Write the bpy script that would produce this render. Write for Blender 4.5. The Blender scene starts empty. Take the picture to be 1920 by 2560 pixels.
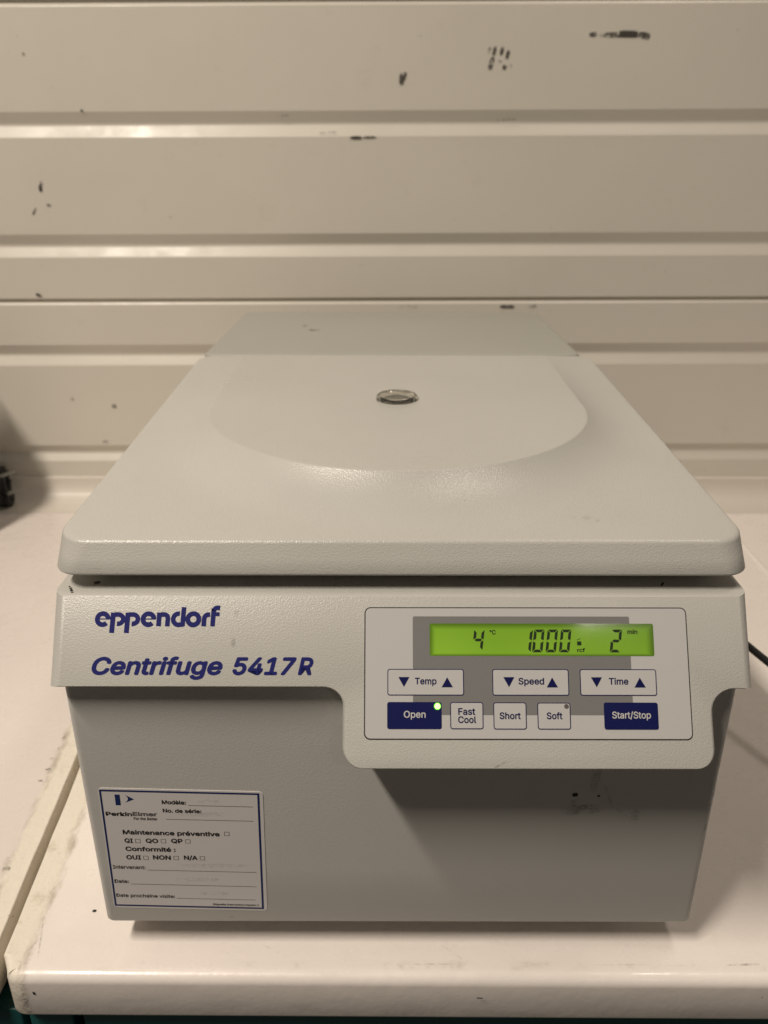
import bpy, bmesh, math, random
from mathutils import Vector, Matrix
R = math.radians
SC = bpy.context.scene
COL = SC.collection

# ------------------------------------------------------------------ camera, world, lamps, exposure
cam_d = bpy.data.cameras.new('camera')
cam = bpy.data.objects.new('camera', cam_d)
COL.objects.link(cam)
cam.location = (-.0073, -.330, .4125)
cam.rotation_euler = (R(90 - 23.63), 0, R(.14))
cam_d.sensor_fit = 'HORIZONTAL'
cam_d.sensor_width = 36
cam_d.lens = 39.0
cam_d.clip_start = .01
cam_d.clip_end = 60
cam_d.dof.use_dof = True
cam_d.dof.focus_distance = .415
cam_d.dof.aperture_fstop = 39 / 2.6
SC.camera = cam

W = bpy.data.worlds.new('World')
SC.world = W
W.use_nodes = True
bg = W.node_tree.nodes['Background']
bg.inputs[0].default_value = (1.0, .90, .78, 1)
bg.inputs[1].default_value = .045


def area(name, loc, target, sx, sy, power, col, spread=180):
    l = bpy.data.lights.new(name, 'AREA')
    l.shape = 'RECTANGLE'
    l.size, l.size_y = sx, sy
    l.energy = power
    l.color = col
    l.spread = R(spread)
    o = bpy.data.objects.new(name, l)
    COL.objects.link(o)
    o.location = loc
    d = Vector(target) - Vector(loc)
    o.rotation_euler = d.to_track_quat('-Z', 'Y').to_euler()
    return o


WARM = (1.0, .885, .755)
area('ceiling_lamp', (-.90, -.72, 2.00), (-.90, -.719, 0), .13, .70, 49, WARM)
area('overhead_lamp', (.62, .12, 1.80), (.62, .121, 0), .16, .50, 4.6, WARM)
area('rear_lamp', (.93, -2.40, 1.97), (0, 0, .2), .32, .09, 1.8, WARM)

SC.view_settings.view_transform = 'Standard'
SC.view_settings.look = 'None'
SC.view_settings.exposure = 0
SC.view_settings.gamma = 1
SC.view_settings.use_curve_mapping = False


# ------------------------------------------------------------------ materials
class NT:
    def __init__(s, name):
        s.m = bpy.data.materials.new(name)
        s.m.use_nodes = True
        s.t = s.m.node_tree
        s.b = s.t.nodes['Principled BSDF']
        s.out = s.t.nodes['Material Output']

    def n(s, typ, **kw):
        nd = s.t.nodes.new(typ)
        for k, v in kw.items():
            if k.startswith('i_'):
                nd.inputs[k[2:].replace('_', ' ')].default_value = v
            else:
                setattr(nd, k, v)
        return nd

    def l(s, a, b):
        s.t.links.new(a, b)

    def math(s, op, a, b=None, clamp=False):
        nd = s.n('ShaderNodeMath', operation=op, use_clamp=clamp)
        for i, v in enumerate((a, b)):
            if v is None:
                continue
            if isinstance(v, (int, float)):
                nd.inputs[i].default_value = v
            else:
                s.l(v, nd.inputs[i])
        return nd.outputs[0]

    def rng(s, v, a, b, c=0., d=1., smooth=True):
        nd = s.n('ShaderNodeMapRange')
        nd.interpolation_type = 'SMOOTHSTEP' if smooth else 'LINEAR'
        s.l(v, nd.inputs[0])
        for i, x in enumerate((a, b, c, d)):
            nd.inputs[i + 1].default_value = x
        return nd.outputs[0]

    def noise(s, scale, detail=3, rough=.5, vec=None, dist=0.):
        nd = s.n('ShaderNodeTexNoise')
        nd.inputs['Scale'].default_value = scale
        nd.inputs['Detail'].default_value = detail
        nd.inputs['Roughness'].default_value = rough
        nd.inputs['Distortion'].default_value = dist
        s.l(vec if vec is not None else s.obj(), nd.inputs['Vector'])
        return nd.outputs['Fac']

    def obj(s):
        if not hasattr(s, '_tc'):
            s._tc = s.n('ShaderNodeTexCoord')
        return s._tc.outputs['Object']

    def mixc(s, f, a, b):
        nd = s.n('ShaderNodeMix', data_type='RGBA')
        if isinstance(f, (int, float)):
            nd.inputs['Factor'].default_value = f
        else:
            s.l(f, nd.inputs['Factor'])
        for k, v in ((6, a), (7, b)):
            if isinstance(v, tuple):
                nd.inputs[k].default_value = (*v[:3], 1)
            else:
                s.l(v, nd.inputs[k])
        return nd.outputs[2]

    def bump(s, h, strength, dist, prev=None):
        nd = s.n('ShaderNodeBump')
        nd.inputs['Strength'].default_value = strength
        nd.inputs['Distance'].default_value = dist
        s.l(h, nd.inputs['Height'])
        if prev is not None:
            s.l(prev, nd.inputs['Normal'])
        return nd.outputs[0]


def simple(name, col, rough=.5, spec=.5, **kw):
    t = NT(name)
    t.b.inputs['Base Color'].default_value = (*col, 1)
    t.b.inputs['Roughness'].default_value = rough
    t.b.inputs['Specular IOR Level'].default_value = spec
    for k, v in kw.items():
        t.b.inputs[k].default_value = v
    return t.m


def plastic(name, col, grain=.5, rough=.40, spec=.45, scale=1350):
    t = NT(name)
    mott = t.noise(7, 4, .6)
    fine = t.noise(60, 3, .6)
    c = t.mixc(t.rng(mott, .3, .7), tuple(x * .975 for x in col), tuple(min(1, x * 1.02) for x in col))
    c = t.mixc(t.rng(fine, .62, .80, 0, .10), c, tuple(x * .72 for x in col))
    t.l(c, t.b.inputs['Base Color'])
    t.l(t.rng(mott, .25, .75, rough - .05, rough + .06), t.b.inputs['Roughness'])
    t.b.inputs['Specular IOR Level'].default_value = spec
    v = t.n('ShaderNodeTexVoronoi', feature='SMOOTH_F1')
    v.inputs['Scale'].default_value = scale
    v.inputs['Smoothness'].default_value = .6
    t.l(t.obj(), v.inputs['Vector'])
    g2 = t.noise(scale * 1.3, 2, .5)
    h = t.math('ADD', v.outputs['Distance'], t.math('MULTIPLY', g2, .6))
    t.l(t.bump(h, grain, .0004), t.b.inputs['Normal'])
    return t.m


SHELL = (.535, .528, .492)
M_shell = plastic('grained_shell_plastic', SHELL, .26, .37, .5)
M_lid = plastic('grained_lid_plastic', (.545, .538, .50), .29, .31, .6)
M_body = plastic('painted_body', (.615, .605, .572), .10, .45, .4, 900)
M_rear = plastic('rear_cover_plastic', (.405, .40, .36), .14, .45, .4)
M_dark = simple('dark_rubber', (.02, .02, .02), .6)
M_blackgap = simple('black_recess', (.03, .028, .024), .7)
M_navy_print = simple('navy_print', (.010, .013, .14), .5, .25)
M_white_print = simple('white_print', (.80, .79, .78), .35)
M_membrane = simple('membrane_white', (.56, .553, .545), .38, .3)
M_grey_print = simple('grey_print', (.215, .213, .21), .42, .3)
M_key_navy = simple('key_navy', (.006, .009, .085), .45, .25)
M_key_text_navy = simple('key_text_navy', (.005, .008, .075), .5, .2)
M_silver_print = simple('silver_print', (.62, .61, .60), .4)
M_lcd_ink = simple('lcd_ink', (.012, .028, .006), .4)
M_black_print = simple('black_print', (.018, .017, .018), .5)
M_grey_ink = simple('grey_ink', (.14, .135, .13), .5)
M_label_navy = simple('label_navy', (.008, .025, .13), .4)
M_paper = simple('label_paper', (.80, .765, .755), .45)
M_led_off = simple('led_off', (.12, .11, .10), .25)
M_teal = simple('teal_laminate', (.006, .075, .075), .45)
M_glass = simple('clear_acrylic', (.86, .84, .78), .02, .5, **{'Transmission Weight': .97, 'IOR': 1.49})
M_cord = simple('black_cord', (.012, .012, .012), .45)
M_case = simple('dark_case', (.06, .06, .06), .5)
M_tie = simple('clear_tie', (.55, .55, .5), .3, .5, **{'Transmission Weight': .4})
M_copper = simple('cord_brown', (.05, .03, .02), .5)


def lcd_mat():
    t = NT('lcd_backlit')
    nz = t.noise(18, 3, .5)
    c = t.mixc(t.rng(nz, .3, .7), (.150, .262, .016), (.180, .300, .020))
    # backlight falls off a little towards the rim of the glass
    t.l(c, t.b.inputs['Emission Color'])
    uv = t.n('ShaderNodeUVMap')
    sx = t.n('ShaderNodeSeparateXYZ')
    t.l(uv.outputs[0], sx.inputs[0])
    ex = t.math('MINIMUM', t.rng(sx.outputs[0], 0, .03), t.rng(sx.outputs[0], 1, .96))
    ey = t.math('MINIMUM', t.rng(sx.outputs[1], 0, .10), t.rng(sx.outputs[1], 1, .78))
    e = t.math('MINIMUM', ex, ey)
    uneven = t.math('ADD', t.rng(sx.outputs[0], 0, 1, 1.10, .84, False), t.rng(sx.outputs[1], 0, 1, .06, -.10, False))
    t.l(t.math('MULTIPLY', t.rng(e, 0, 1, .34, .98, False), uneven), t.b.inputs['Emission Strength'])
    t.b.inputs['Base Color'].default_value = (.04, .09, .01, 1)
    t.b.inputs['Roughness'].default_value = .07
    t.b.inputs['Specular IOR Level'].default_value = .5
    return t.m


M_lcd = lcd_mat()
M_led_on = simple('led_lit', (.2, .9, .1), .3, **{'Emission Color': (.45, 1, .16, 1), 'Emission Strength': 4.0})
M_led_halo = simple('led_glow_ring', (.05, .3, .03), .3, **{'Emission Color': (.12, .8, .03, 1), 'Emission Strength': .6})  # ring with its own emission, imitating the glow around the LED


def wall_mat():
    t = NT('cream_painted_panel')
    a = t.noise(2.2, 4, .6)
    b = t.noise(30, 5, .65)
    base = (.675, .64, .565)
    c = t.mixc(t.rng(a, .3, .7), tuple(x * .96 for x in base), tuple(x * 1.03 for x in base))
    c = t.mixc(t.rng(b, .60, .78, 0, .16), c, (.47, .42, .32))
    sp = t.noise(140, 2, .5)
    c = t.mixc(t.rng(sp, .765, .80, 0, .5), c, (.22, .19, .15))
    t.l(c, t.b.inputs['Base Color'])
    t.l(t.rng(b, .3, .7, .30, .42), t.b.inputs['Roughness'])
    w = t.noise(9, 2, .5)
    n1 = t.bump(w, .25, .004)
    t.l(t.bump(t.noise(500, 2, .5), .06, .0003, n1), t.b.inputs['Normal'])
    return t.m


M_wall = wall_mat()


def counter_mat(name='glazed_white_worktop', base=(.93, .865, .815)):
    t = NT(name)
    a = t.noise(4, 4, .6)
    c = t.mixc(t.rng(a, .3, .7), tuple(x * .96 for x in base), tuple(x * 1.02 for x in base))
    # worn yellowed strip along the joint at the left end of this worktop
    sx = t.n('ShaderNodeSeparateXYZ')
    t.l(t.obj(), sx.inputs[0])
    xx = t.math('ADD', sx.outputs[0], t.math('MULTIPLY', sx.outputs[1], .058))
    wob = t.math('MULTIPLY', t.math('SUBTRACT', t.noise(55, 5, .65), .5), .012)
    d = t.math('ABSOLUTE', t.math('SUBTRACT', t.math('ADD', xx, wob), -.2235))
    band = t.rng(d, .0195, .0150)
    c = t.mixc(t.math('MULTIPLY', band, .85), c, (.88, .82, .70))
    edge = t.math('MULTIPLY', t.rng(d, .0130, .0168), t.rng(d, .0215, .0172))
    st = t.n('ShaderNodeVectorMath', operation='MULTIPLY')
    st.inputs[1].default_value = (1, .28, 1)
    t.l(t.obj(), st.inputs[0])
    dirt = t.math('MULTIPLY', edge, t.rng(t.noise(110, 6, .72, st.outputs[0], .4), .40, .62))
    c = t.mixc(t.math('MULTIPLY', dirt, .55), c, (.36, .30, .22))
    blot = t.math('MULTIPLY', band, t.rng(t.noise(48, 5, .7), .56, .70))
    c = t.mixc(t.math('MULTIPLY', blot, .40), c, (.46, .39, .27))
    spk = t.math('MULTIPLY', band, t.rng(t.noise(330, 2, .5), .70, .76))
    c = t.mixc(t.math('MULTIPLY', spk, .6), c, (.22, .18, .13))
    # grubby line just behind the rolled front edge
    fy = t.math('MULTIPLY', t.rng(sx.outputs[1], -.0150, -.0105), t.rng(sx.outputs[1], -.0060, -.0100))
    fr = t.math('MULTIPLY', fy, t.rng(t.noise(42, 6, .75), .52, .70))
    c = t.mixc(t.math('MULTIPLY', fr, .35), c, (.40, .31, .22))
    sp = t.noise(170, 2, .5)
    c = t.mixc(t.rng(sp, .775, .80, 0, .45), c, (.2, .16, .12))
    t.l(c, t.b.inputs['Base Color'])
    t.l(t.math('ADD', t.rng(t.noise(35, 4, .6), .35, .65, .20, .42), t.math('MULTIPLY', band, .2)), t.b.inputs['Roughness'])
    t.b.inputs['Specular IOR Level'].default_value = .5
    n0 = t.bump(t.noise(16, 3, .5), .22, .003)
    n1 = t.bump(t.noise(70, 3, .55), .22, .0014, n0)
    n2 = t.bump(t.math('MULTIPLY', band, t.noise(120, 5, .65)), .45, .0018, n1)
    t.l(n2, t.b.inputs['Normal'])
    return t.m


M_counter = counter_mat()
M_counter_dimmed = counter_mat('glazed_white_worktop_dimmed', (.80, .735, .69))  # same glaze, base colour darkened to offset the lamp standing closer on the left


def decal_mat(name, col, dens, nscale=1400, lo=.35, hi=.62):
    """A smudge: opaque where a soft round mask times noise is high, clear elsewhere."""
    t = NT(name)
    uv = t.n('ShaderNodeUVMap')
    sx = t.n('ShaderNodeSeparateXYZ')
    t.l(uv.outputs[0], sx.inputs[0])
    px = t.math('POWER', t.math('ABSOLUTE', sx.outputs[0]), 4)
    py = t.math('POWER', t.math('ABSOLUTE', sx.outputs[1]), 2)
    r = t.math('ADD', px, py)
    nz = t.noise(nscale, 4, .6)
    nl = t.noise(nscale * .3, 3, .6)
    f = t.math('MULTIPLY', t.rng(r, 1.0, .25), t.rng(t.math('ADD', t.math('MULTIPLY', nz, .5), t.math('MULTIPLY', nl, .5)), lo, hi))
    f = t.math('MULTIPLY', f, dens, True)
    tr = t.n('ShaderNodeBsdfTransparent')
    mx = t.n('ShaderNodeMixShader')
    t.b.inputs['Base Color'].default_value = (*col, 1)
    t.b.inputs['Roughness'].default_value = .5
    t.l(f, mx.inputs[0])
    t.l(tr.outputs[0], mx.inputs[1])
    t.l(t.b.outputs[0], mx.inputs[2])
    t.l(mx.outputs[0], t.out.inputs['Surface'])
    return t.m


M_scuff = decal_mat('black_scuff', (.07, .064, .056), .82, 420, .36, .54)
M_scuff_soft = decal_mat('soft_scuff', (.09, .08, .06), .55, 380, .40, .62)
M_smudge = decal_mat('grey_smudge', (.08, .072, .06), .34, 500, .40, .70)
M_faint = decal_mat('faint_smudge', (.13, .12, .10), .22, 500, .40, .70)
M_chip = decal_mat('black_chip', (.01, .01, .01), 1.0, 900, .28, .36)
M_ghost = decal_mat('erased_pen', (.25, .25, .28), .13, 900, .42, .60)


# ------------------------------------------------------------------ mesh helpers
class MB:
    """Collects vertices, faces, material slots and UVs for ONE mesh object."""

    def __init__(s):
        s.v, s.f, s.m, s.uv, s.mats = [], [], [], [], []

    def mi(s, mat):
        if mat not in s.mats:
            s.mats.append(mat)
        return s.mats.index(mat)

    def face(s, pts, mat, uv=None):
        i = len(s.v)
        s.v += [tuple(p) for p in pts]
        s.f.append(list(range(i, i + len(pts))))
        s.m.append(s.mi(mat))
        s.uv.append(uv)

    def mesh(s, verts, faces, mat):
        i = len(s.v)
        s.v += [tuple(p) for p in verts]
        k = s.mi(mat)
        for f in faces:
            s.f.append([i + j for j in f])
            s.m.append(k)
            s.uv.append(None)

    def loft(s, rings, mat, cap0=True, cap1=True, closed=True):
        n = len(rings[0])
        vs = [p for r in rings for p in r]
        fs = []
        for a in range(len(rings) - 1):
            for j in range(n if closed else n - 1):
                k = (j + 1) % n
                fs.append([a * n + j, a * n + k, (a + 1) * n + k, (a + 1) * n + j])
        if cap0:
            fs.append(list(range(n))[::-1])
        if cap1:
            fs.append([(len(rings) - 1) * n + j for j in range(n)])
        s.mesh(vs, fs, mat)

    def build(s, name, parent=None, angle=32, loc=None):
        me = bpy.data.meshes.new(name)
        me.from_pydata(s.v, [], s.f)
        for m in s.mats:
            me.materials.append(m)
        me.polygons.foreach_set('material_index', s.m)
        if any(u for u in s.uv):
            lay = me.uv_layers.new(name='UVMap')
            for p, u in zip(me.polygons, s.uv):
                if u:
                    for li, c in zip(p.loop_indices, u):
                        lay.data[li].uv = c
        me.update()
        me.shade_smooth()
        me.set_sharp_from_angle(angle=R(angle))
        o = bpy.data.objects.new(name, me)
        COL.objects.link(o)
        if parent is not None:
            o.parent = parent
        if loc:
            o.location = loc
        return o


def rrect(x0, x1, y0, y1, r, n=6, rr=None):
    """rounded rectangle, counter-clockwise; rr = (bl, br, tr, tl)"""
    rr = rr or (r, r, r, r)
    pts = []
    for (cx, cy, sx, sy, a0, q) in ((x0, y0, 1, 1, 180, rr[0]), (x1, y0, -1, 1, 270, rr[1]), (x1, y1, -1, -1, 0, rr[2]), (x0, y1, 1, -1, 90, rr[3])):
        for k in range(n + 1):
            a = R(a0 + 90 * k / n)
            pts.append((cx + sx * q + q * math.cos(a), cy + sy * q + q * math.sin(a)))
    return pts


def tube(mb, pts, r, mat, n=10, sub=6):
    P = [Vector(p) for p in pts]
    cur = []
    for i in range(len(P) - 1):
        p0, p1, p2, p3 = P[max(i - 1, 0)], P[i], P[i + 1], P[min(i + 2, len(P) - 1)]
        for k in range(sub):
            t = k / sub
            cur.append(.5 * (2 * p1 + (p2 - p0) * t + (2 * p0 - 5 * p1 + 4 * p2 - p3) * t * t + (3 * p1 - p0 - 3 * p2 + p3) * t ** 3))
    cur.append(P[-1])
    rings = []
    u = Vector((0, 0, 1))
    for i, p in enumerate(cur):
        d = (cur[min(i + 1, len(cur) - 1)] - cur[max(i - 1, 0)]).normalized()
        s = d.cross(u)
        if s.length < 1e-4:
            s = d.cross(Vector((1, 0, 0)))
        s.normalize()
        w = s.cross(d).normalized()
        rings.append([p + r * (math.cos(2 * math.pi * j / n) * s + math.sin(2 * math.pi * j / n) * w) for j in range(n)])
    mb.loft(rings, mat)


def box(mb, x0, x1, y0, y1, z0, z1, mat, r=.0, n=3):
    if r <= 0:
        r = .0005
    rings = []
    for k in range(n + 1):
        a = R(90 * k / n)
        i = r * (1 - math.sin(a))
        rings.append([(x, y, z0 + r * (1 - math.cos(a))) for x, y in rrect(x0 + i, x1 - i, y0 + i, y1 - i, max(r - i, .0001) + .0002, 4)])
    for k in range(n + 1):
        a = R(90 * k / n)
        i = r * (1 - math.cos(a))
        rings.append([(x, y, z1 - r * (1 - math.sin(a))) for x, y in rrect(x0 + i, x1 - i, y0 + i, y1 - i, max(r - i, .0001) + .0002, 4)])
    mb.loft(rings, mat)


def decal(mb, c, ux, uy, w, h, mat, rot=0.):
    c, ux, uy = Vector(c), Vector(ux), Vector(uy)
    a, b = math.cos(R(rot)), math.sin(R(rot))
    X = (ux * a + uy * b) * w / 2
    Y = (uy * a - ux * b) * h / 2
    mb.face([c - X - Y, c + X - Y, c + X + Y, c - X + Y], mat, [(-1, -1), (1, -1), (1, 1), (-1, 1)])


def empty(name, loc=(0, 0, 0)):
    o = bpy.data.objects.new(name, None)
    COL.objects.link(o)
    o.location = loc
    o.empty_display_size = .05
    return o


def tag(o, label, cat, group=None, kind=None):
    if label:
        o['label'] = label
    if cat:
        o['category'] = cat
    if group:
        o['group'] = group
    if kind:
        o['kind'] = kind
    return o


# lettering: Blender's own bundled sans face, else its built-in one
try:
    FONT = bpy.data.fonts.load(bpy.utils.resource_path('LOCAL') + '/datafiles/fonts/Inter.woff2')
except Exception:
    FONT = None
_cache = {}


def glyphs(s, shear=0., spacing=1.):
    key = (s, shear, spacing)
    if key not in _cache:
        cu = bpy.data.curves.new('lettering', 'FONT')
        if FONT:
            cu.font = FONT
        cu.body = s
        cu.shear = shear
        cu.space_character = spacing
        cu.resolution_u = 4
        o = bpy.data.objects.new('lettering', cu)
        COL.objects.link(o)
        bpy.context.view_layer.update()
        me = bpy.data.meshes.new_from_object(o.evaluated_get(bpy.context.evaluated_depsgraph_get()))
        vs = [(v.co.x, v.co.y) for v in me.vertices]
        fs = [list(p.vertices) for p in me.polygons]
        bpy.data.objects.remove(o)
        bpy.data.curves.remove(cu)
        bpy.data.meshes.remove(me)
        _cache[key] = (vs, fs)
    return _cache[key]


def text(mb, fn, s, x0, x1, yb, h, mat, hgt, bold=0., shear=0., ref=None, spacing=1.):
    """s fitted between x0 and x1, baseline yb (y down is -h), cap height h. fn(x, up, height) -> 3D point."""
    vs, fs = glyphs(s, shear, spacing)
    rv, _ = glyphs(ref or 'H')
    cap = max(y for x, y in rv) - max(0, min(y for x, y in rv))
    xa, xb = min(x for x, y in vs), max(x for x, y in vs)
    kx, ky = (x1 - x0) / (xb - xa + 2 * bold), (h - 0) / (cap + 2 * bold)
    offs = [(0, 0)] if bold <= 0 else [(bold * math.cos(R(45 * k)), bold * math.sin(R(45 * k))) for k in range(8)] + [(0, 0)]
    for k, (ox, oy) in enumerate(offs):
        mb.mesh([fn(x0 + (x - xa + bold + ox) * kx, yb + (y + bold + oy) * ky, hgt + k * 2e-6) for x, y in vs], fs, mat)


def poly(mb, fn, pts, mat, hgt):
    mb.face([fn(x, y, hgt) for x, y in pts], mat)


def ribbon(mb, fn, path, w, mat, hgt):
    """constant width stroke along a 2D path"""
    P = [Vector(p) for p in path]
    L, Rr = [], []
    for i, p in enumerate(P):
        d0 = (P[i] - P[i - 1]).normalized() if i else (P[1] - P[0]).normalized()
        d1 = (P[i + 1] - P[i]).normalized() if i < len(P) - 1 else d0
        t = (d0 + d1).normalized()
        nrm = Vector((-t.y, t.x))
        k = w / 2 / max(.5, nrm.dot(Vector((-d0.y, d0.x))))
        L.append(p + nrm * k)
        Rr.append(p - nrm * k)
    for i in range(len(P) - 1):
        poly(mb, fn, [Rr[i], Rr[i + 1], L[i + 1], L[i]], mat, hgt)


def arc(cx, cy, r, a0, a1, n=18, ry=None):
    ry = ry or r
    return [(cx + r * math.cos(R(a0 + (a1 - a0) * k / n)), cy + ry * math.sin(R(a0 + (a1 - a0) * k / n))) for k in range(n + 1)]


# ================================================================== THE SETTING
WY = .655            # face of the wall
floor = MB()
floor.face([(-4, -4, -.9), (4, -4, -.9), (4, .9, -.9), (-4, .9, -.9)], simple('dark_floor', (.10, .09, .08), .5))
tag(floor.build('floor'), None, None, kind='structure')

# --- wall: ribbed metal panelling with grooves, a joint and scuffs
wall = MB()
prof = []            # (y, z) from the bottom up


def groove(zc, half=.0118, dep=.0056):
    prof.extend([(WY, zc - half - .0010), (WY + .0006, zc - half + .0005), (WY + dep - .0005, zc - .0022), (WY + dep, zc - .0008), (WY + dep, zc + .0008),
                 (WY + dep - .0005, zc + .0022), (WY + .0006, zc + half - .0005), (WY, zc + half + .0010)])


def joint(zc):
    prof.extend([(WY, zc - .0042), (WY + .0002, zc - .0036), (WY + .0016, zc - .0016), (WY + .0022, zc - .0013), (WY + .0038, zc - .0010), (WY + .0038, zc + .0026), (WY + .0006, zc + .0029), (WY, zc + .0038)])


prof.append((WY, -.05))
groove(.0632, .0100)
groove(.1870)
joint(.2500)
groove(.3120)
groove(.4368)
joint(.5505)
groove(.6150)
groove(.7400)
prof.append((WY, .95))
XL, XR = -1.3, 1.5
nx = 24
rings = [[(XL + (XR - XL) * k / nx, y, z + .004 * (XL + (XR - XL) * k / nx)) for k in range(nx + 1)] for y, z in prof]
for a in range(len(rings) - 1):
    wall.mesh(rings[a] + rings[a + 1], [[k, k + 1, nx + 2 + k, nx + 1 + k] for k in range(nx)], M_wall)
UX, UZ = (1, 0, 0), (0, 0, 1)


def scuff(x, z, w, h, mat, rot=0., d=.0006):
    decal(wall, (x, WY - d - scuff.k * 2e-5, z), UX, UZ, w, h, mat, rot)
    scuff.k += 1


scuff.k = 0
scuff(.2365, .5197, .052, .0062, M_scuff, 1)
scuff(.2440, .5203, .030, .0078, M_scuff, -2)
scuff(.2598, .5188, .012, .0075, M_scuff, -12)
scuff(.2060, .5199, .009, .0050, M_scuff, 6)
for dx, dz, w, h, m in ((-.0050, .008, .0045, .0080, M_scuff_soft), (.0005, .0068, .0042, .011, M_scuff), (.0083, .0072, .0042, .0095, M_scuff), (.0145, .0038, .0042, .010, M_scuff),
                        (-.0022, -.0040, .0058, .0145, M_scuff), (.0070, -.002, .005, .003, M_scuff_soft), (.0118, -.0078, .0050, .0055, M_scuff), (.0175, -.0072, .0045, .0055, M_scuff_soft)):
    scuff(.1045 + dx, .4978 + dz, w, h, m, -14)
scuff(.0090, .4790, .0064, .0130, M_scuff, -4)
scuff(.0118, .4815, .0040, .0100, M_scuff, -16)
scuff(-.0320, .4232, .032, .0032, M_scuff, 0)
scuff(-.0400, .4223, .014, .0036, M_scuff, -3)
scuff(-.0700, .4278, .022, .0022, M_scuff_soft, 4)
scuff(-.3880, .3745, .0042, .0135, M_scuff, -18)
scuff(-.3893, .3715, .0042, .0080, M_scuff, 0)
scuff(-.4000, .3480, .0024, .0105, M_scuff, -34)
scuff(-.3825, .3540, .0062, .0030, M_scuff, -14)
scuff(-.4100, .2560, .0085, .0048, M_scuff, -22)
scuff(.0150, .2432, .017, .0046, M_scuff_soft, 0)
scuff(.0260, .2430, .007, .0040, M_scuff_soft, 0)
scuff(.1340, .2433, .020, .0046, M_scuff, 0)
scuff(.1630, .2437, .013, .0044, M_scuff_soft, 8)
scuff(-.3855, .5025, .0032, .0026, M_scuff, 0)
scuff(-.3560, .0770, .010, .0050, M_scuff_soft, 0)
scuff(-.3400, .1230, .007, .0060, M_scuff_soft, 0)
scuff(-.3900, .1330, .005, .0080, M_scuff_soft, 0)
scuff(-.2480, .3410, .0055, .0040, M_scuff_soft, 0)
scuff(-.1180, .4440, .0150, .0030, M_scuff_soft, 0)
scuff(.1200, .4400, .0260, .0030, M_scuff_soft, 2)
scuff(-.3320, .4490, .0040, .0030, M_scuff, 0)
tag(wall.build('wall', angle=12), 'cream ribbed metal wall panel with black scuffs behind the machine', 'wall', kind='structure')


# --- worktops
def gapx(y, side):
    return (-.2203 if side > 0 else -.2262) - .0600 * (y + .0074)


def worktop(name, outline, mat, label, cove=True, edge_front=True):
    """a slab following a plan outline (counter-clockwise) with a rolled upper edge"""
    mb = MB()
    pts = [Vector(p) for p in outline]
    n = len(pts)
    nor = []
    for i in range(n):
        d = (pts[(i + 1) % n] - pts[i - 1]).normalized()
        nor.append(Vector((d.y, -d.x)))
    rings = []
    T = .0320
    # the front edge is rolled, the cut edges along the joints only eased
    rad = [.0010 + .0052 * max(0, min(1, (-q.y - .2) / .6)) for q in nor]
    rings.append([(p.x - q.x * .004, p.y - q.y * .004, -T) for p, q in zip(pts, nor)])
    rings.append([(p.x - q.x * .0012, p.y - q.y * .0012, -T + .0005) for p, q in zip(pts, nor)])
    rings.append([(p.x, p.y, -T + .003) for p, q in zip(pts, nor)])
    for k in range(9):
        a = R(90 * k / 8)
        c, d = 1 - math.cos(a), 1 - math.sin(a)
        rings.append([(p.x - q.x * r * c, p.y - q.y * r * c, -r * d + .0004 * r / .0062) for p, q, r in zip(pts, nor, rad)])
    for k in (1, 2, 3):
        rings.append([(p.x - q.x * r * (1 + .4 * k), p.y - q.y * r * (1 + .4 * k), .0004 * (1 - k / 3) * r / .0062) for p, q, r in zip(pts, nor, rad)])
    mb.loft(rings, mat)
    return mb


def line(a, b, n):
    return [(a[0] + (b[0] - a[0]) * k / n, a[1] + (b[1] - a[1]) * k / n) for k in range(n)]


FY = -.0188
random.seed(4)


def jit(pts, amp, seed):
    rnd = random.Random(seed)
    return [(x + rnd.uniform(-amp, amp), y) for x, y in pts]


front = line((-.2060, -.0180), (.3935, -.0205), 60)
o_right = arc(-.2075, -.0080, .0100, 228, 268, 6)[:-1] + front + arc(.3915, -.0145, .006, 270, 360, 5)[:-1] + line((.3975, -.0140), (.3975, .638), 20) + \
    [(.3975, .650)] + line((.39, .6545), (-.256, .6545), 20) + jit(line((gapx(.65, 1), .6500), (gapx(.002, 1), .002), 40), .0003, 2) + line((gapx(-.004, 1), -.0040), (-.2145, -.0140), 6)
rt = worktop('worktop', o_right, M_counter, '')
# coved upstand against the wall


M_cove = simple('cream_cove', (.72, .67, .60), .40)


def cove(mb, x0, x1, mat):
    mat = M_cove
    prf = [(WY - .045, .0003)]
    cr = .024
    cy, cz = WY - .004 - cr, cr
    prf.append((cy - .006, .0006))
    for k in range(9):
        a = R(270 + 90 * k / 8)
        prf.append((cy + cr * math.cos(a), .0010 + cz + cr * math.sin(a)))
    prf += [(WY - .004, .0290), (WY - .0036, .0302), (WY - .0022, .0309), (WY + .001, .0310)]
    rings = [[(x0 + (x1 - x0) * k / 10, y, z) for k in range(11)] for y, z in prf]
    for a in range(len(rings) - 1):
        mb.mesh(rings[a] + rings[a + 1], [[k, k + 1, 12 + k, 11 + k] for k in range(10)], mat)


cove(rt, gapx(.62, 1) + .001, .39795, M_counter)
UY = (0, 1, 0)


def ctop(x, y, w, h, mat, rot=0., z=.00018):
    decal(rt, (x, y, z + ctop.k * 1e-5), UX, UY, w, h, mat, rot)
    ctop.k += 1


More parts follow.
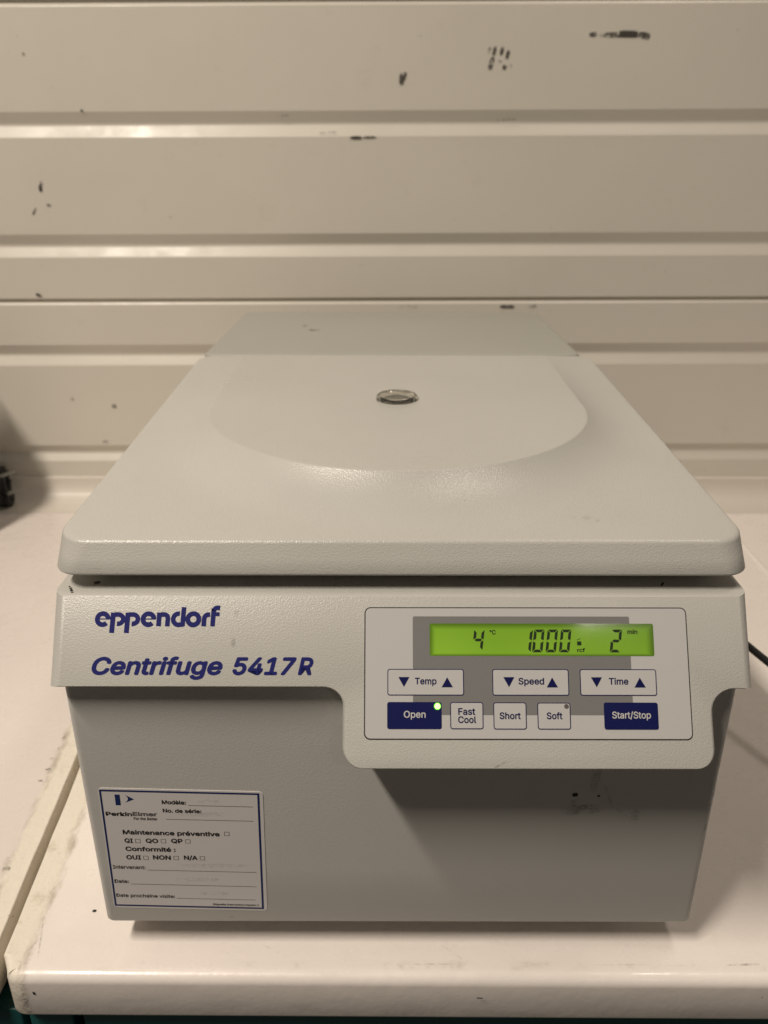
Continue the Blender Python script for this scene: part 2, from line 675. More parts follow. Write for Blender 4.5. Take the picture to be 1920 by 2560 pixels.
ctop.k = 0
ctop(-.1790, .0250, .0026, .0022, M_chip)
ctop(-.2040, .0080, .0010, .0340, M_smudge, 14)
ctop(-.2075, -.0010, .0010, .0150, M_smudge, -25)
ctop(-.0720, .0000, .0260, .0009, M_smudge, -28)
ctop(.0300, -.0020, .0160, .0008, M_smudge, -40)
ctop(.1150, -.0100, .050, .0010, M_smudge, 1)
ctop(.1560, -.0105, .030, .0012, M_smudge, -2)
ctop(.0100, -.0100, .045, .0016, M_smudge, 1)
ctop(.1900, -.0095, .020, .0016, M_smudge, 2)
decal(rt, (.0440, FY - .0026, -.0110), UX, UZ, .0042, .0010, M_chip, -4)
decal(rt, (-.2000, FY + .0004, -.0120), UX, UZ, .0014, .0030, M_chip, 10)
tag(rt.build('worktop', angle=40), 'white worktop with worn yellowed left joint under the machine', 'worktop', kind='structure')

o_left = [(-.95, -.0180)] + line((-.60, -.0180), (-.2400, -.0180), 20) + arc(-.2330, -.0120, .0060, 270, 340, 4) + jit(line((gapx(.002, -1), .002), (gapx(.645, -1), .645), 40), .0003, 6) + \
    line((gapx(.65, -1) - .004, .6545), (-.90, .6545), 20) + [(-.95, .65)]
lt = worktop('worktop', o_left, M_counter_dimmed, '')
cove(lt, -.945, gapx(.62, -1) - .001, M_counter)
decal(lt, (-.2440, .0560, .0003), UX, UY, .0055, .0050, M_scuff_soft)
for k in range(5):
    decal(lt, (-.2530 + .0012 * (k % 2), .135 + .012 * k, .0003 + k * 1e-5), UX, UY, .0045, .0022, M_scuff_soft, 20 * k)
tag(lt.build('worktop', angle=40), 'neighbouring white worktop left of the dark joint', 'worktop', kind='structure')
o_far = [(.3982, -.0180)] + line((.4040, -.0205), (1.1, -.0220), 20) + [(1.1, .65)] + line((1.09, .6545), (.405, .6545), 12) + line((.3982, .65), (.3982, .0), 14)
ft = worktop('worktop', o_far, M_counter, '')
cove(ft, .3980, 1.095, M_counter)
ft.loft([[(.3978 + .0030 * math.cos(R(180 - 20 * j)), y, -.0004 + .0018 * math.sin(R(20 * j))) for j in range(10)] for y in [-.012 + .033 * k for k in range(20)]], M_counter, False, False, False)
tag(ft.build('worktop', angle=40), 'neighbouring white worktop at the far right', 'worktop', kind='structure')

# --- teal base cabinet below
cab = empty('base_cabinet', (0, .3, -.9))
mb = MB()
box(mb, -.90, 1.05, .010 - .3, .34, 0, .864, M_blackgap)
mb.build('carcass', cab)
for x0, x1, nm in ((-.80, -.2165, 'door'), (-.2125, -.1875, 'side_panel'), (-.1815, .40, 'drawer_front'), (.404, 1.0, 'drawer_front')):
    mb = MB()
    box(mb, x0, x1, -.008 - .3, .010 - .3, .08, .860, M_teal, .0012)
    mb.build(nm, cab)
tag(cab, 'dark teal base cabinet showing below the worktop front edge', 'cabinet')

# ================================================================== THE CENTRIFUGE
CF = empty('centrifuge', (0, .28, 0))
OFF = Vector((0, -.28, 0))          # parts are modelled in world axes, shifted under the root


def part(mb, name, parent=CF, angle=32):
    return mb.build(name, parent, angle, loc=OFF if parent is CF else None)


tag(CF, 'grey tabletop laboratory centrifuge with green lit display and blue lettering', 'centrifuge')
SX = .1652                            # half width of the housing
SL = math.hypot(1, .65)


def P(u, v, h=0.):
    """point on the sloping front: u to the right, v down the slope, h out of the surface"""
    return Vector((u, .016 - .65 * v / SL - h / SL, .2183 - v / SL + .65 * h / SL))


def PU(u, up, h):                     # same with 'up' positive upwards, for lettering
    return P(u, -up, h)


# lower body
mb = MB()
rings = []
for z, i in ((.0200, .0030), (.0203, .0016), (.0212, .0005), (.0225, 0), (.060, 0), (.12, 0), (.1835, 0)):
    rings.append([(x, y, z) for x, y in rrect(-.1618 + i, .1612 - i, i, .556 - i, .0042, 6)])
mb.loft(rings, M_body)
# wear marks on the painted front
FZ = (0, 0, 1)


def bmark(x, z, w, h, mat, rot=0.):
    decal(mb, (x, -.00012 - bmark.k * 1e-5, z), UX, FZ, w, h, mat, rot)
    bmark.k += 1


bmark.k = 0
bmark(.0935, .1015, .0240, .0070, M_smudge, 4)
bmark(.0965, .1035, .0130, .0040, M_smudge, 2)
bmark(.1060, .1110, .0016, .0200, M_smudge, 22)
bmark(.1140, .1000, .0016, .0120, M_smudge, 48)
bmark(.0985, .1220, .0050, .0200, M_smudge, -6)
bmark(.1210, .0985, .0050, .0090, M_smudge, 10)
bmark(.0890, .1115, .0032, .0030, M_chip, 10)
bmark(.1010, .1108, .0016, .0015, M_chip, 0)
bmark(.0890, .1060, .0040, .0060, M_smudge, 0)
bmark(-.0920, .0252, .0035, .0016, M_smudge, 0)
bmark(.1588, .1070, .0016, .0240, M_smudge, -3)
bmark(.1582, .0900, .0012, .0100, M_smudge, -3)
bmark(-.1380, .1480, .0020, .0014, M_smudge, 0)
part(mb, 'lower_body')

# foot plate underneath
mb = MB()
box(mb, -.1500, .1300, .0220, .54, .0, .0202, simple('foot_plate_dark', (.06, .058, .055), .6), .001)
part(mb, 'foot_plate')

# upper housing: the silhouette of the front panel, rounded over and run back along the sides
sil = []                              # (u, v, inset class)


def add(pts, c):
    for p in pts:
        sil.append((p[0], p[1], c))


e_top, e_side, e_low = .0010, .0060, .0022
add([(-SX, .0)], None)
low = [(-SX, .0445)] + [(-.10, .0445), (-.06, .0445)] + [(-.0365 + .0090 * math.sin(R(a)), .0535 - .0090 * math.cos(R(a))) for a in range(0, 91, 9)] + \
    [(-.0275 + .0095 * (1 - math.cos(R(a))), .0718 + .0095 * math.sin(R(a))) for a in range(0, 91, 9)] + [(.02, .0813), (.08, .0813)] + \
    [(.1357 + .0095 * math.sin(R(a)), .0718 + .0095 * math.cos(R(a))) for a in range(0, 91, 9)] + \
    [(.1452 + .0100 * (1 - math.cos(R(a))), .0550 - .0100 * math.sin(R(a))) for a in range(0, 91, 9)] + [(.1646, .0450)]
outl = [(-SX, 0)] + low + [(.1646, 0)] + [(.1, 0), (.0, 0), (-.1, 0)]
n = len(outl)


def edge_r(i):
    a, b = outl[i], outl[(i + 1) % n]
    if a[1] == 0 and b[1] == 0:
        return e_top
    if abs(a[0] - b[0]) < 1e-6 and abs(a[0]) > .16:
        return e_side
    return e_low


def inset(k):
    """outline with every edge moved inwards by k times its own radius (v points down, outline runs counter-clockwise on screen)"""
    res = []
    for i in range(n):
        a, b, c = Vector(outl[i - 1]), Vector(outl[i]), Vector(outl[(i + 1) % n])
        d0, d1 = (b - a).normalized(), (c - b).normalized()
        n0, n1 = Vector((d0.y, -d0.x)), Vector((d1.y, -d1.x))
        r0, r1 = edge_r((i - 1) % n) * k, edge_r(i) * k
        det = n0.x * n1.y - n0.y * n1.x
        if abs(det) < 1e-4:
            res.append(b + n1 * r1)
        else:
            res.append(Vector(((r0 * n1.y - r1 * n0.y) / det, (n0.x * r1 - n1.x * r0) / det)) + b)
    return res


rings = []
for k in range(9):
    a = R(90 * k / 8)
    q = inset(1 - math.sin(a))
    dep = .0055 * (1 - math.cos(a))
    rings.append([P(x, y) + Vector((0, dep, 0)) for x, y in q])
rings.append([P(x, y) + Vector((0, .545, 0)) for x, y in outl])
mb = MB()
mb.loft([r[::-1] for r in rings], M_shell)
# raised seat under the lid
zs = [(.2150, 0), (.2240, 0), (.2266, .0004)]
mb.loft([[(x, y, z) for x, y in rrect(-.1500 + i, .1496 - i, .0360 + i, .33, .003, 5)] for z, i in zs], M_shell)
# small dings
for (u, v, w, h, m) in ((-.1465, .0066, .0, .0, None),):
    pass
decal(mb, P(-.0780, .0085, .0001), UX, P(0, -1) - P(0, 0), .0026, .0045, M_faint)
decal(mb, P(-.0790, .0225, .00012), UX, P(0, -1) - P(0, 0), .0024, .0055, M_faint)
decal(mb, P(.0460, .0775, .00012), UX, P(0, -1) - P(0, 0), .0090, .0012, M_smudge, 25)
decal(mb, P(-.0400, .0430, .00013), UX, P(0, -1) - P(0, 0), .0010, .0030, M_smudge, 0)
decal(mb, (-.1480, .0275, .21848), UX, UY, .0034, .0034, M_chip, 15)
decal(mb, (.1270, .0265, .21848), UX, UY, .0012, .0050, M_chip, -30)
for k in range(4):
    decal(mb, P(-.1570 - .0008 * k, .0005 - .0004 * k, .0006 + k * 1e-5) + Vector((0, .003 + .001 * k, .0)), UX, UY, .0016, .0012, M_chip, 40 * k)
part(mb, 'upper_housing', angle=28)

# lid
LH, LYF, LYB = .1664, .0188, .3380


def ztop_plane(y):
    return .2422 + (.2580 - .2422) * (y - .0255) / (.33 - .0255)


def ztop_plat(y):
    return .2596 + (.2590 - .2596) * (y - .0815) / (.33 - .0815)


PR, PYC = .1206, .1930


def lid_z(x, y):
    d = math.hypot(x, y - PYC) - PR if y < PYC else abs(x) - PR
    zp, zq = ztop_plane(y), ztop_plat(y)
    if d <= 0:
        return zq
    wdt = .046
    e = max(0, 1 - d / wdt)
    return zp + (zq - zp) * e ** 2.9


def lid_outline(i, yf, hw_f, hw_b, rf, rb):
    base = rrect(-1, 1, 0, 1, .0, 1)
    pts = []
    hf, hb, yb = hw_f - i, hw_b - i, LYB - i
    y0 = yf + i
    # front edge, right side, back edge, left side (counter-clockwise)
    pts += line((-hf + rf, y0), (hf - rf, y0), 40)
    pts += arc(hf - rf, y0 + rf, rf, 270, 358, 14)
    pts += line((hf, y0 + rf), (hb, yb - rb), 40)[1:]
    pts += arc(hb - rb, yb - rb, rb, 0, 88, 10)
    pts += line((hb - rb, yb), (-hb + rb, yb), 40)[1:]
    pts += arc(-hb + rb, yb - rb, rb, 90, 178, 10)
    pts += line((-hb, yb - rb), (-hf, y0 + rf), 40)[1:]
    pts += arc(-hf + rf, y0 + rf, rf, 180, 268, 14)
    return pts


mb = MB()
rings = []
rings.append([(x, y, .2300) for x, y in lid_outline(.012, LYF, LH, .1575, .012, .010)])
rings.append([(x, y, .2270) for x, y in lid_outline(.0060, LYF, LH, .1575, .012, .010)])
rings.append([(x, y, .2268) for x, y in lid_outline(.0018, LYF - .0010, LH, .1575, .012, .010)])
for k in range(1, 6):
    a = R(90 * k / 5)
    rings.append([(x, y, .2268 + .0013 * (1 - math.cos(a))) for x, y in lid_outline(.0014 * (1 - math.sin(a)), LYF - .0008 * (1 - math.sin(a)), LH, .1575, .012, .010)])
er = .0018
ob = lid_outline(0, LYF, LH, .1575, .012, .010)
for t in (.5, 1.0):
    o2 = lid_outline(0, LYF + .0062 * t, LH - .0010 * t, .1575, .012 + .004 * t, .010)
    rings.append([(x, y, .2281 + (ztop_plane(y) - er - .2281) * t) for x, y in o2])
for k in range(1, 6):
    a = R(90 * k / 5)
    o2 = lid_outline(er * (1 - math.cos(a)), LYF + .0062 + .0006 * math.sin(a), LH - .0010, .1575, .016, .010)
    rings.append([(x, y, ztop_plane(y) - er * (1 - math.sin(a))) for x, y in o2])
N = len(rings[0])
outer = rings[-1]
C0 = (0., PYC)


def plat_hit(x, y):
    """where the ray from the centre of the raised plateau to (x, y) leaves the plateau"""
    dx, dy = x - C0[0], y - C0[1]
    L = math.hypot(dx, dy)
    dx, dy = dx / L, dy / L
    lim = LYB - er - .0008 - C0[1]
    if dy <= 0:
        t = PR
        if abs(dx) > .9999:
            t = PR
    else:
        t = min(PR / abs(dx) if abs(dx) > 1e-6 else 9, lim / dy if dy > 1e-6 else 9)
    return C0[0] + dx * t, C0[1] + dy * t


inner = [plat_hit(x, y) for x, y, z in outer]
ts = [0.02, .06, .12, .2, .28, .36, .44, .52, .6, .68, .75, .82, .88, .93, .965, .985, .995]
for t in ts:
    rings.append([(o[0] + (i[0] - o[0]) * t, o[1] + (i[1] - o[1]) * t, lid_z(o[0] + (i[0] - o[0]) * t, o[1] + (i[1] - o[1]) * t)) for o, i in zip(outer, inner)])
rings.append([(i[0], i[1], lid_z(*i) - .00003) for i in inner])
for s in (.988, .97, .8, .6, .4, .2, .08):
    rings.append([(C0[0] + (i[0] - C0[0]) * s, C0[1] + (i[1] - C0[1]) * s, ztop_plat(C0[1] + (i[1] - C0[1]) * s) - (.00001 if s == .988 else 0)) for i in inner])
mb.loft(rings, M_lid)
for (x, y, w, h, r) in ((.0950, .0480, .010, .006, -35), (.0860, .0500, .004, .0015, -20), (.0330, .0600, .0018, .0018, 0), (-.1280, .0250, .0, .0, 0), (-.0980, .1800, .0012, .0016, 0), (.0280, .0980, .0014, .0012, 0)):
    if w:
        decal(mb, (x, y, lid_z(x, y) + .00025), UX, UY, w, h, M_faint if w > .003 else M_smudge, r)
# hairline scuffs low on the front face of the lid
decal(mb, (-.1380, .0181, .2305), UX, UZ, .022, .0007, M_smudge, -3)
decal(mb, (.1330, .0181, .2312), UX, UZ, .014, .0006, M_smudge, -2)
lid = part(mb, 'lid', angle=50)

# sight glass in the lid
zc = ztop_plat(.2130)
mb = MB()
gc = Vector((0, .2078, zc))
pr = [(.0001, .0008), (.0080, .0008), (.0094, .0010), (.0108, .0025), (.0116, .0032), (.0126, .0033), (.0134, .0027), (.0139, .0014), (.0140, .0004), (.0001, .00038)]
mb.loft([[gc + Vector((r * math.cos(2 * math.pi * j / 48), r * math.sin(2 * math.pi * j / 48), z)) for j in range(48)] for r, z in pr[::-1]], M_glass)
mb.build('sight_glass', lid, 40)
mb = MB()
mb.loft([[gc + Vector((r * math.cos(2 * math.pi * j / 40), r * math.sin(2 * math.pi * j / 40), z)) for j in range(40)] for r, z in ((.0122, .00002), (.0120, .00018), (.0001, .00018))],
        simple('sight_seat', (.13, .12, .10), .4), cap0=True)
mb.loft([[gc + Vector((r * math.cos(2 * math.pi * j / 40), r * math.sin(2 * math.pi * j / 40), z)) for j in range(40)] for r, z in ((.0092, .00024), (.0090, .00030), (.0001, .00030))],
        simple('sight_dark', (.045, .04, .03), .5), cap0=True)
mb.build('sight_well', lid, 40)

# rear cover behind the lid
mb = MB()
rings = []


def rtop(y):
    return .2592 - .0052 * (y - .341) / .218


for z, i in ((.190, 0), (.240, 0)):
    rings.append([(x, y, z) for x, y in rrect(-.1560 + i, .1510 - i, .3405 + i, .5590 - i, .006, 5)])
for k in range(6):
    a = R(90 * k / 5)
    i = .0030 * (1 - math.cos(a))
    rings.append([(x, y, rtop(y) + .0030 * (math.sin(a) - 1)) for x, y in rrect(-.1560 + i, .1510 - i, .3405 + i, .5590 - i, .006, 5)])
mb.loft(rings, M_rear)
decal(mb, (-.0745, .4490, rtop(.4490) + .0005), UX, UY, .012, .0085, M_scuff_soft)
decal(mb, (-.0850, .4720, rtop(.4720) + .0007), UX, UY, .0045, .0120, M_scuff_soft)
part(mb, 'rear_cover')

# brand lettering: rounded geometric logotype drawn as strokes (pixels of the logotype: x right, y up, x-height 172)
mb = MB()
K = (.0591) / 1530.


def LG(x, y, h):
    # x, y in logotype units
    return P(-.1446 + (x - 48) * K, .0150 + (320 - (320 + y)) * K, h)


HB = [.00006]


def lg(path, w=54):
    HB[0] += .000004
    ribbon(mb, LG, path, w + (7 if w > 20 else 2), M_navy_print, HB[0])


def logo_e(cx):
    c = arc(cx, 86, 67, 3, 316, 30)
    lg(c, 52)
    lg([(cx - 60, 88), (cx + 92, 88)], 12)


def logo_p(x0):
    lg([(x0 + 27, 166), (x0 + 17, -82)], 54)
    lg([(x0 + 40, 142), (x0 + 80, 142)] + arc(x0 + 84, 86, 67, 80, -97, 20, 57), 50)


logo_e(140)
logo_p(240)
logo_p(420)
logo_e(700)
lg([(832, 168), (826, 0)], 52)                        # n
lg([(848, 143), (890, 143)] + arc(892, 98, 45, 85, 5, 8) + [(936, 80), (933, 0)], 50)
lg(arc(1070, 86, 68, 80, 268, 20) + [(1130, 24)], 50)   # d
lg([(1130, 234), (1119, 2)], 50)
lg(arc(1249, 86, 68, 0, 360, 36), 52)                # o
lg([(1378, 0), (1381, 90)] + arc(1432, 92, 50, 175, 100, 8) + [(1453, 143)], 50)   # r
lg([(1486, 0), (1494, 180)] + arc(1543, 178, 48, 178, 95, 8) + [(1573, 223)], 50)   # f
lg([(1500, 148), (1568, 148)], 40)
part(mb, 'logotype', angle=60)

mb = MB()
text(mb, PU, 'Centrifuge', -.1450, -.0836, -.0376, .0083, M_navy_print, .00008, .030, .21)
text(mb, PU, '5417', -.0790, -.0490, -.0376, .0083, M_navy_print, .00008, .030, .21)
text(mb, PU, 'R', -.0484, -.0411, -.0376, .0083, M_navy_print, .00008, .030, .21)
part(mb, 'model_lettering', angle=60)

# control panel membrane
mb = MB()


def plate(mb, u0, u1, v0, v1, r, h0, h1, mat, edge=None, n=5):
    q = rrect(u0, u1, -v1, -v0, r, n)
    mb.face([PU(x, y, h1) for x, y in q], mat, [((x - u0) / (u1 - u0), (y + v1) / (v1 - v0)) for x, y in q])
    m = len(q)
    for j in range(m):
        a, b = q[j], q[(j + 1) % m]
        mb.face([PU(*a, h0), PU(*b, h0), PU(*b, h1), PU(*a, h1)], edge or mat)


plate(mb, -.01735, .13455, .0059, .0668, .0028, .0, .00012, M_blackgap)
plate(mb, -.0168, .1340, .0064, .0662, .0024, .0, .00040, M_membrane)
plate(mb, .0054, .1074, .0102, .0556, .0008, .0004, .00043, M_grey_print)
PANEL = part(mb, 'control_panel')


def sub(mb, name):
    return mb.build(name, PANEL, 40)


H0 = .00043


def seg_char(mb, ch, u, v0, w, h, hh):
    """seven-segment character, slanted; u = left edge at the bottom, v0 = top"""
    sl = .13
    th = .00130
    on = {'4': 'bcfg', '1': 'bc', '0': 'abcdef', '2': 'abged'}[ch]
    g = .00022

    def q(x, y):                      # x right, y up from the bottom
        return (u + x + sl * y, -(v0 + h) + y)
    m = h / 2
    S = {
        'a': [(g, h), (w - g, h), (w - th - g * .5, h - th), (th + g * .5, h - th)],
        'd': [(th + g * .5, th), (w - th - g * .5, th), (w - g, 0), (g, 0)],
        'g': [(g + .0004, m), (th + g * .5, m + th / 2), (w - th - g * .5, m + th / 2), (w - g - .0004, m), (w - th - g * .5, m - th / 2), (th + g * .5, m - th / 2)],
        'f': [(0, h - g), (th, h - th - g), (th, m + th / 2 + g), (0, m + g)],
        'e': [(0, m - g), (th, m - th / 2 - g), (th, th + g), (0, g)],
        'b': [(w - th, h - th - g), (w, h - g), (w, m + g), (w - th, m + th / 2 + g)],
        'c': [(w - th, m - th / 2 - g), (w, m - g), (w, g), (w - th, th + g)],
    }
    for k in on:
        poly(mb, PU, [q(*p) for p in S[k]][::-1], M_lcd_ink, hh)


mb = MB()
plate(mb, .0133, .1185, .0135, .0286, .0009, H0, H0 + .00004, M_lcd, M_blackgap)
hh = H0 + .00010
seg_char(mb, '4', .0331, .0163, .0049, .0098, hh)
seg_char(mb, '1', .0560, .0163, .0046, .0106, hh)
for k in range(3):
    seg_char(mb, '0', .0612 + .0063 * k, .0163, .0049, .0106, hh)
seg_char(mb, '2', .0976, .0163, .0049, .0106, hh)
text(mb, PU, '°C', .0415, .0444, -.0187, .0022, M_lcd_ink, hh, .03)
text(mb, PU, 'min', .1063, .1110, -.0184, .0022, M_lcd_ink, hh, .03, ref='l')
text(mb, PU, 'rcf', .0824, .0861, -.0268, .0019, M_lcd_ink, hh, .03)
poly(mb, PU, [(.0825, -.0237), (.0845, -.0237), (.0845, -.0218), (.0825, -.0218)], M_lcd_ink, hh)
poly(mb, PU, [(.0825, -.0214), (.0842, -.0205), (.0843, -.0202), (.0825, -.0210)], M_lcd_ink, hh)
sub(mb, 'display')

KH = H0 + .00016


def keyplate(u0, u1, v0, v1, navy=False):
    mb = MB()
    if navy:
        plate(mb, u0, u1, v0, v1, .0010, .0004, KH, M_key_navy)
    else:
        plate(mb, u0, u1, v0, v1, .0011, .0004, KH, M_key_navy)
        b = .00040
        plate(mb, u0 + b, u1 - b, v0 + b, v1 - b, .0008, KH - .00002, KH + .00003, M_membrane)
    return mb


for u0, word, wa, wb in ((-.0065, 'Temp', .0063, .0164), (.0424, 'Speed', .0545, .0665), (.0832, 'Time', .0966, .1057)):
    mb = keyplate(u0, u0 + .0356, .0346, .0467)
    a = .0051
    poly(mb, PU, [(u0 + a, -.0383), (u0 + a + .0026, -.0429), (u0 + a + .0052, -.0383)], M_key_text_navy, KH + .00007)
    a = .0252
    poly(mb, PU, [(u0 + a, -.0430), (u0 + a + .0053, -.0430), (u0 + a + .00265, -.0384)], M_key_text_navy, KH + .00007)
    text(mb, PU, word, wa, wb, -.0417, .0031, M_key_text_navy, KH + .00007, .022)
    sub(mb, 'key')
mb = keyplate(-.0066, .0186, .0497, .0619, True)
text(mb, PU, 'Open', .0011, .0112, -.0568, .0031, M_silver_print, KH + .00004, .012)
mb.mesh([PU(.0167 + r * math.cos(R(15 * j)), -.0516 + r * math.sin(R(15 * j)), KH + hz) for r, hz in ((.0017, .00002), (.0013, .0003)) for j in range(24)],
        [[j, (j + 1) % 24, 24 + (j + 1) % 24, 24 + j] for j in range(24)], M_led_halo)
mb.face([PU(.0167 + .0013 * math.cos(R(15 * j)), -.0516 + .0013 * math.sin(R(15 * j)), KH + .0003) for j in range(24)], M_led_on)
sub(mb, 'key')
mb = keyplate(.0226, .0379, .0497, .0619)
text(mb, PU, 'Fast', .0263, .0342, -.0555, .0031, M_key_text_navy, KH + .00007, .022)
text(mb, PU, 'Cool', .0262, .0346, -.0592, .0031, M_key_text_navy, KH + .00007, .022)
sub(mb, 'key')
mb = keyplate(.0426, .0579, .0498, .0620)
text(mb, PU, 'Short', .0454, .0552, -.0574, .0031, M_key_text_navy, KH + .00007, .022)
sub(mb, 'key')
mb = keyplate(.0630, .0783, .0499, .0620)
text(mb, PU, 'Soft', .0672, .0745, -.0574, .0031, M_key_text_navy, KH + .00007, .022)
mb.face([PU(.0765 + .0011 * math.cos(R(20 * j)), -.0516 + .0011 * math.sin(R(20 * j)), KH + .00009) for j in range(18)], M_led_off)
sub(mb, 'key')
mb = keyplate(.0938, .1188, .0498, .0620, True)
text(mb, PU, 'Start/Stop', .0975, .1154, -.0570, .0031, M_silver_print, KH + .00004, .012)
sub(mb, 'key')

# maintenance sticker on the lower body
TILT = R(1.62)
LA, LB = .0836, .0834


def S(x, up, h):
    """label axes: x right from the top left corner, up (negative downwards)"""
    c, s = math.cos(TILT), math.sin(TILT)
    return Vector((-.1532 + x * c + up * s, -.00002 - h, .1155 - x * s + up * c))


def SP(X, Z):                         # from front-of-body coordinates to label coordinates
    c, s = math.cos(TILT), math.sin(TILT)
    dx, dz = X + .1532, Z - .1155
    return dx * c - dz * s, dx * s + dz * c


mb = MB()
q = rrect(0, LA, -LB, 0, .0022, 5)
mb.face([S(x, y, .00022) for x, y in q], M_paper)
for j in range(len(q)):
    a, b = q[j], q[(j + 1) % len(q)]
    mb.face([S(*a, 0), S(*b, 0), S(*b, .00022), S(*a, .00022)], M_paper)
LBL = part(mb, 'service_label')
mb = MB()
hz = .00028


def rect(x0, x1, y0, y1, mat, h=hz):
    poly(mb, S, [(x0, y0), (x1, y0), (x1, y1), (x0, y1)], mat, h)


rect(.0005, LA - .0018, -.0021, -.0010, M_label_navy)
rect(.0005, LA - .0018, -LB + .0013, -LB + .0024, M_label_navy)
rect(.0005, .0015, -LB + .0024, -.0021, M_label_navy)
rect(LA - .0029, LA - .0018, -LB + .0024, -.0021, M_label_navy)


def ltext(s, X0, X1, Z, cap, mat, bold=0., shear=0., ref=None):
    x0, y = SP(X0, Z)
    x1, _ = SP(X1, Z)
    text(mb, S, s, x0, x0 + (X1 - X0), y, cap, mat, hz + .00003, bold, shear, ref)


def lline(X0, X1, Z, w=.00030):
    x0, y = SP(X0, Z)
    rect(x0, x0 + (X1 - X0), y - w / 2, y + w / 2, M_grey_ink)


def tick(X, Z, s=.0027):
    x, y = SP(X, Z)
    w = .00026
    for r in ((x, x + s, y, y + w), (x, x + s, y + s - w, y + s), (x, x + w, y + w, y + s - w), (x + s - w, x + s, y + w, y + s - w)):
        rect(*r, M_grey_ink)


BK = M_black_print
x, y = SP(-.1450, .1113)
rect(x - .0002, x + .0024, y - .0070, y, M_label_navy)
# arrowhead with a hollowed back
x, y = SP(-.1402, .1113)
tip = (x + .0047, y - .0030)
back = [(x + .0016 * math.sin(math.pi * k / 8), y - .0053 * k / 8) for k in range(9)]
poly(mb, S, [tip] + [(px + .0, py) for px, py in back][:5] + [(back[4][0], back[4][1])][:0], M_label_navy, hz)
poly(mb, S, [tip] + back[4:], M_label_navy, hz)
ltext('Perkin', -.1514, -.1379, .0974, .0026, BK, .028)
ltext('Elmer', -.1376, -.1250, .0973, .0026, M_grey_ink, .032)
ltext('For the Better', -.1375, -.1250, .0946, .0018, BK, .012, .22)
ltext('Modèle:', -.1217, -.1094, .1051, .0026, BK, .028)
lline(-.1083, -.0752, .1042)
ltext('No. de série:', -.1218, -.1020, .0996, .0025, BK, .026)
lline(-.1207, -.0757, .0950)
ltext('Maintenance préventive', -.1442, -.0938, .0848, .0030, BK, .028)
tick(-.0914, .0838)
ltext('QI', -.1440, -.1396, .0790, .0030, BK, .026)
tick(-.1384, .0788)
ltext('QO', -.1329, -.1264, .0789, .0030, BK, .026)
tick(-.1250, .0787)
ltext('QP', -.1196, -.1136, .0788, .0030, BK, .026)
tick(-.1122, .0786)
ltext('Conformité :', -.1442, -.1179, .0733, .0030, BK, .028)
ltext('OUI', -.1445, -.1367, .0674, .0030, BK, .028)
tick(-.1355, .0671)
ltext('NON', -.1304, -.1210, .0673, .0030, BK, .028)
tick(-.1195, .0670)
ltext('N/A', -.1140, -.1068, .0671, .0030, BK, .028)
tick(-.1056, .0668)
ltext('Intervenant:', -.1525, -.1352, .0608, .0025, BK, .014)
lline(-.1342, -.0762, .0597)
ltext('Date:', -.1529, -.1452, .0505, .0025, BK, .014)
lline(-.1442, -.0768, .0496)
ltext('Date prochaine visite:', -.1533, -.1215, .0402, .0024, BK, .014)
lline(-.1206, -.0778, .0391)
ltext('Etiquette Intervention Version 1', -.1012, -.0763, .0341, .0013, BK, .02)
for X, Z, w, h in ((-.0960, .1068, .016, .0030), (-.1000, .0985, .030, .0032), (-.0980, .0630, .040, .0034), (-.1080, .0530, .026, .0034), (-.1000, .0428, .018, .0034)):
    x, y = SP(X, Z)
    decal(mb, S(x, y, hz + .00008), (1, 0, 0), (0, 0, 1), w, h, M_ghost)
mb.build('label_print', LBL, 60)

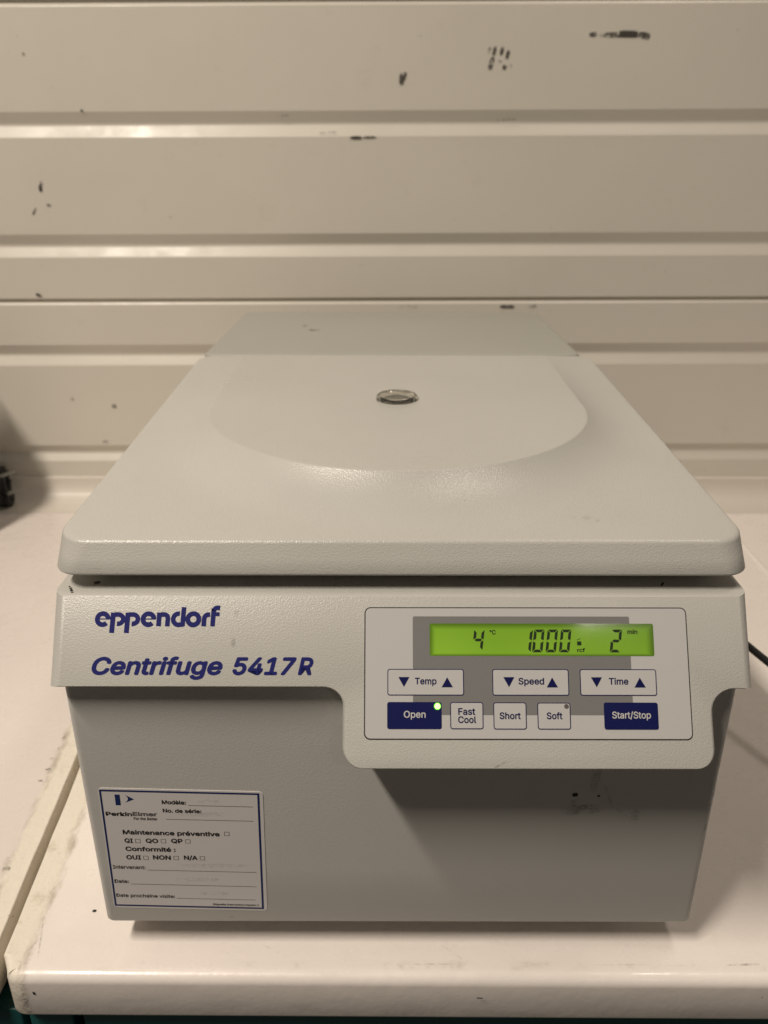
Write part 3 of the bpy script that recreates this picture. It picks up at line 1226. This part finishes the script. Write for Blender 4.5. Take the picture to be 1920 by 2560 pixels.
# ================================================================== OTHER THINGS
# black cord on the right, leaving the back of the machine
mb = MB()
tube(mb, [(.130, .575, .085), (.165, .520, .088), (.196, .400, .086), (.232, .290, .079), (.2646, .2031, .070), (.2795, .1660, .0655), (.305, .110, .050), (.345, .040, .022), (.372, .030, .006), (.392, .090,   .0036), (.43, .18, .0045)], .0028, M_cord, 12, 8)
tag(mb.build('power_cord', angle=60), 'black power cord looping off the right side of the machine', 'power cord')

# bundle of black cord folded up and tied, standing by the wall at the left
root = empty('cord_bundle', (-.4880, .630, 0))
root.rotation_euler = (0, 0, R(14))
rnd = random.Random(3)
mb = MB()
pts = []
for k in range(8 * 10):
    a = 2 * math.pi * k / 10
    lay = k / 10
    w = .0125 + .0025 * math.sin(lay * 1.7)
    pts.append((-.0075 + .0022 * lay + rnd.uniform(-.001, .001), w * 1.35 * math.cos(a) + rnd.uniform(-.0015, .0015), .0265 + .0215 * math.sin(a) + .002 * math.sin(lay * 2.3)))
tube(mb, pts, .0030, M_cord, 8, 3)
mb.build('cord', root)
for (y0, z0, x1, z1) in ((-.012, .043, .024, .0495), (-.013, .019, .030, .0265)):
    mb = MB()
    c0, c1 = Vector((.002, y0, z0)), Vector((x1, y0 - .001, z1))
    u = Vector((-.25, 0, 1)).normalized() * .0021
    w = Vector((0, .0006, 0))
    rings = [[c + u + w, c - u + w, c - u - w, c + u - w] for c in (c0, c0.lerp(c1, .93))] + [[c1 + u * .35 + w, c1 - u * .35 + w, c1 - u * .35 - w, c1 + u * .35 - w]]
    mb.loft(rings, M_tie)
    mb.build('cable_tie', root)
tag(root, 'folded bundle of black cord held by clear cable ties at the wall foot', 'cord bundle')

# dark instrument case just left of the view, whose shadow falls on the wall
root = empty('instrument_case', (-.4700, .5286, 0))
root.rotation_euler = (0, 0, R(21))
mb = MB()
box(mb, -.200, 0, 0, .071, .006, .2075, M_case, .003)
mb.build('case', root)
for ix in (-.180, -.020):
    for iy in (.015, .056):
        mb = MB()
        mb.loft([[(ix + .009 * math.cos(R(30 * j)), iy + .009 * math.sin(R(30 * j)), z) for j in range(12)] for z in (0, .0065)], M_dark)
        mb.build('rubber_foot', root)
tag(root, 'dark instrument case by the wall left of the cord bundle', 'case')
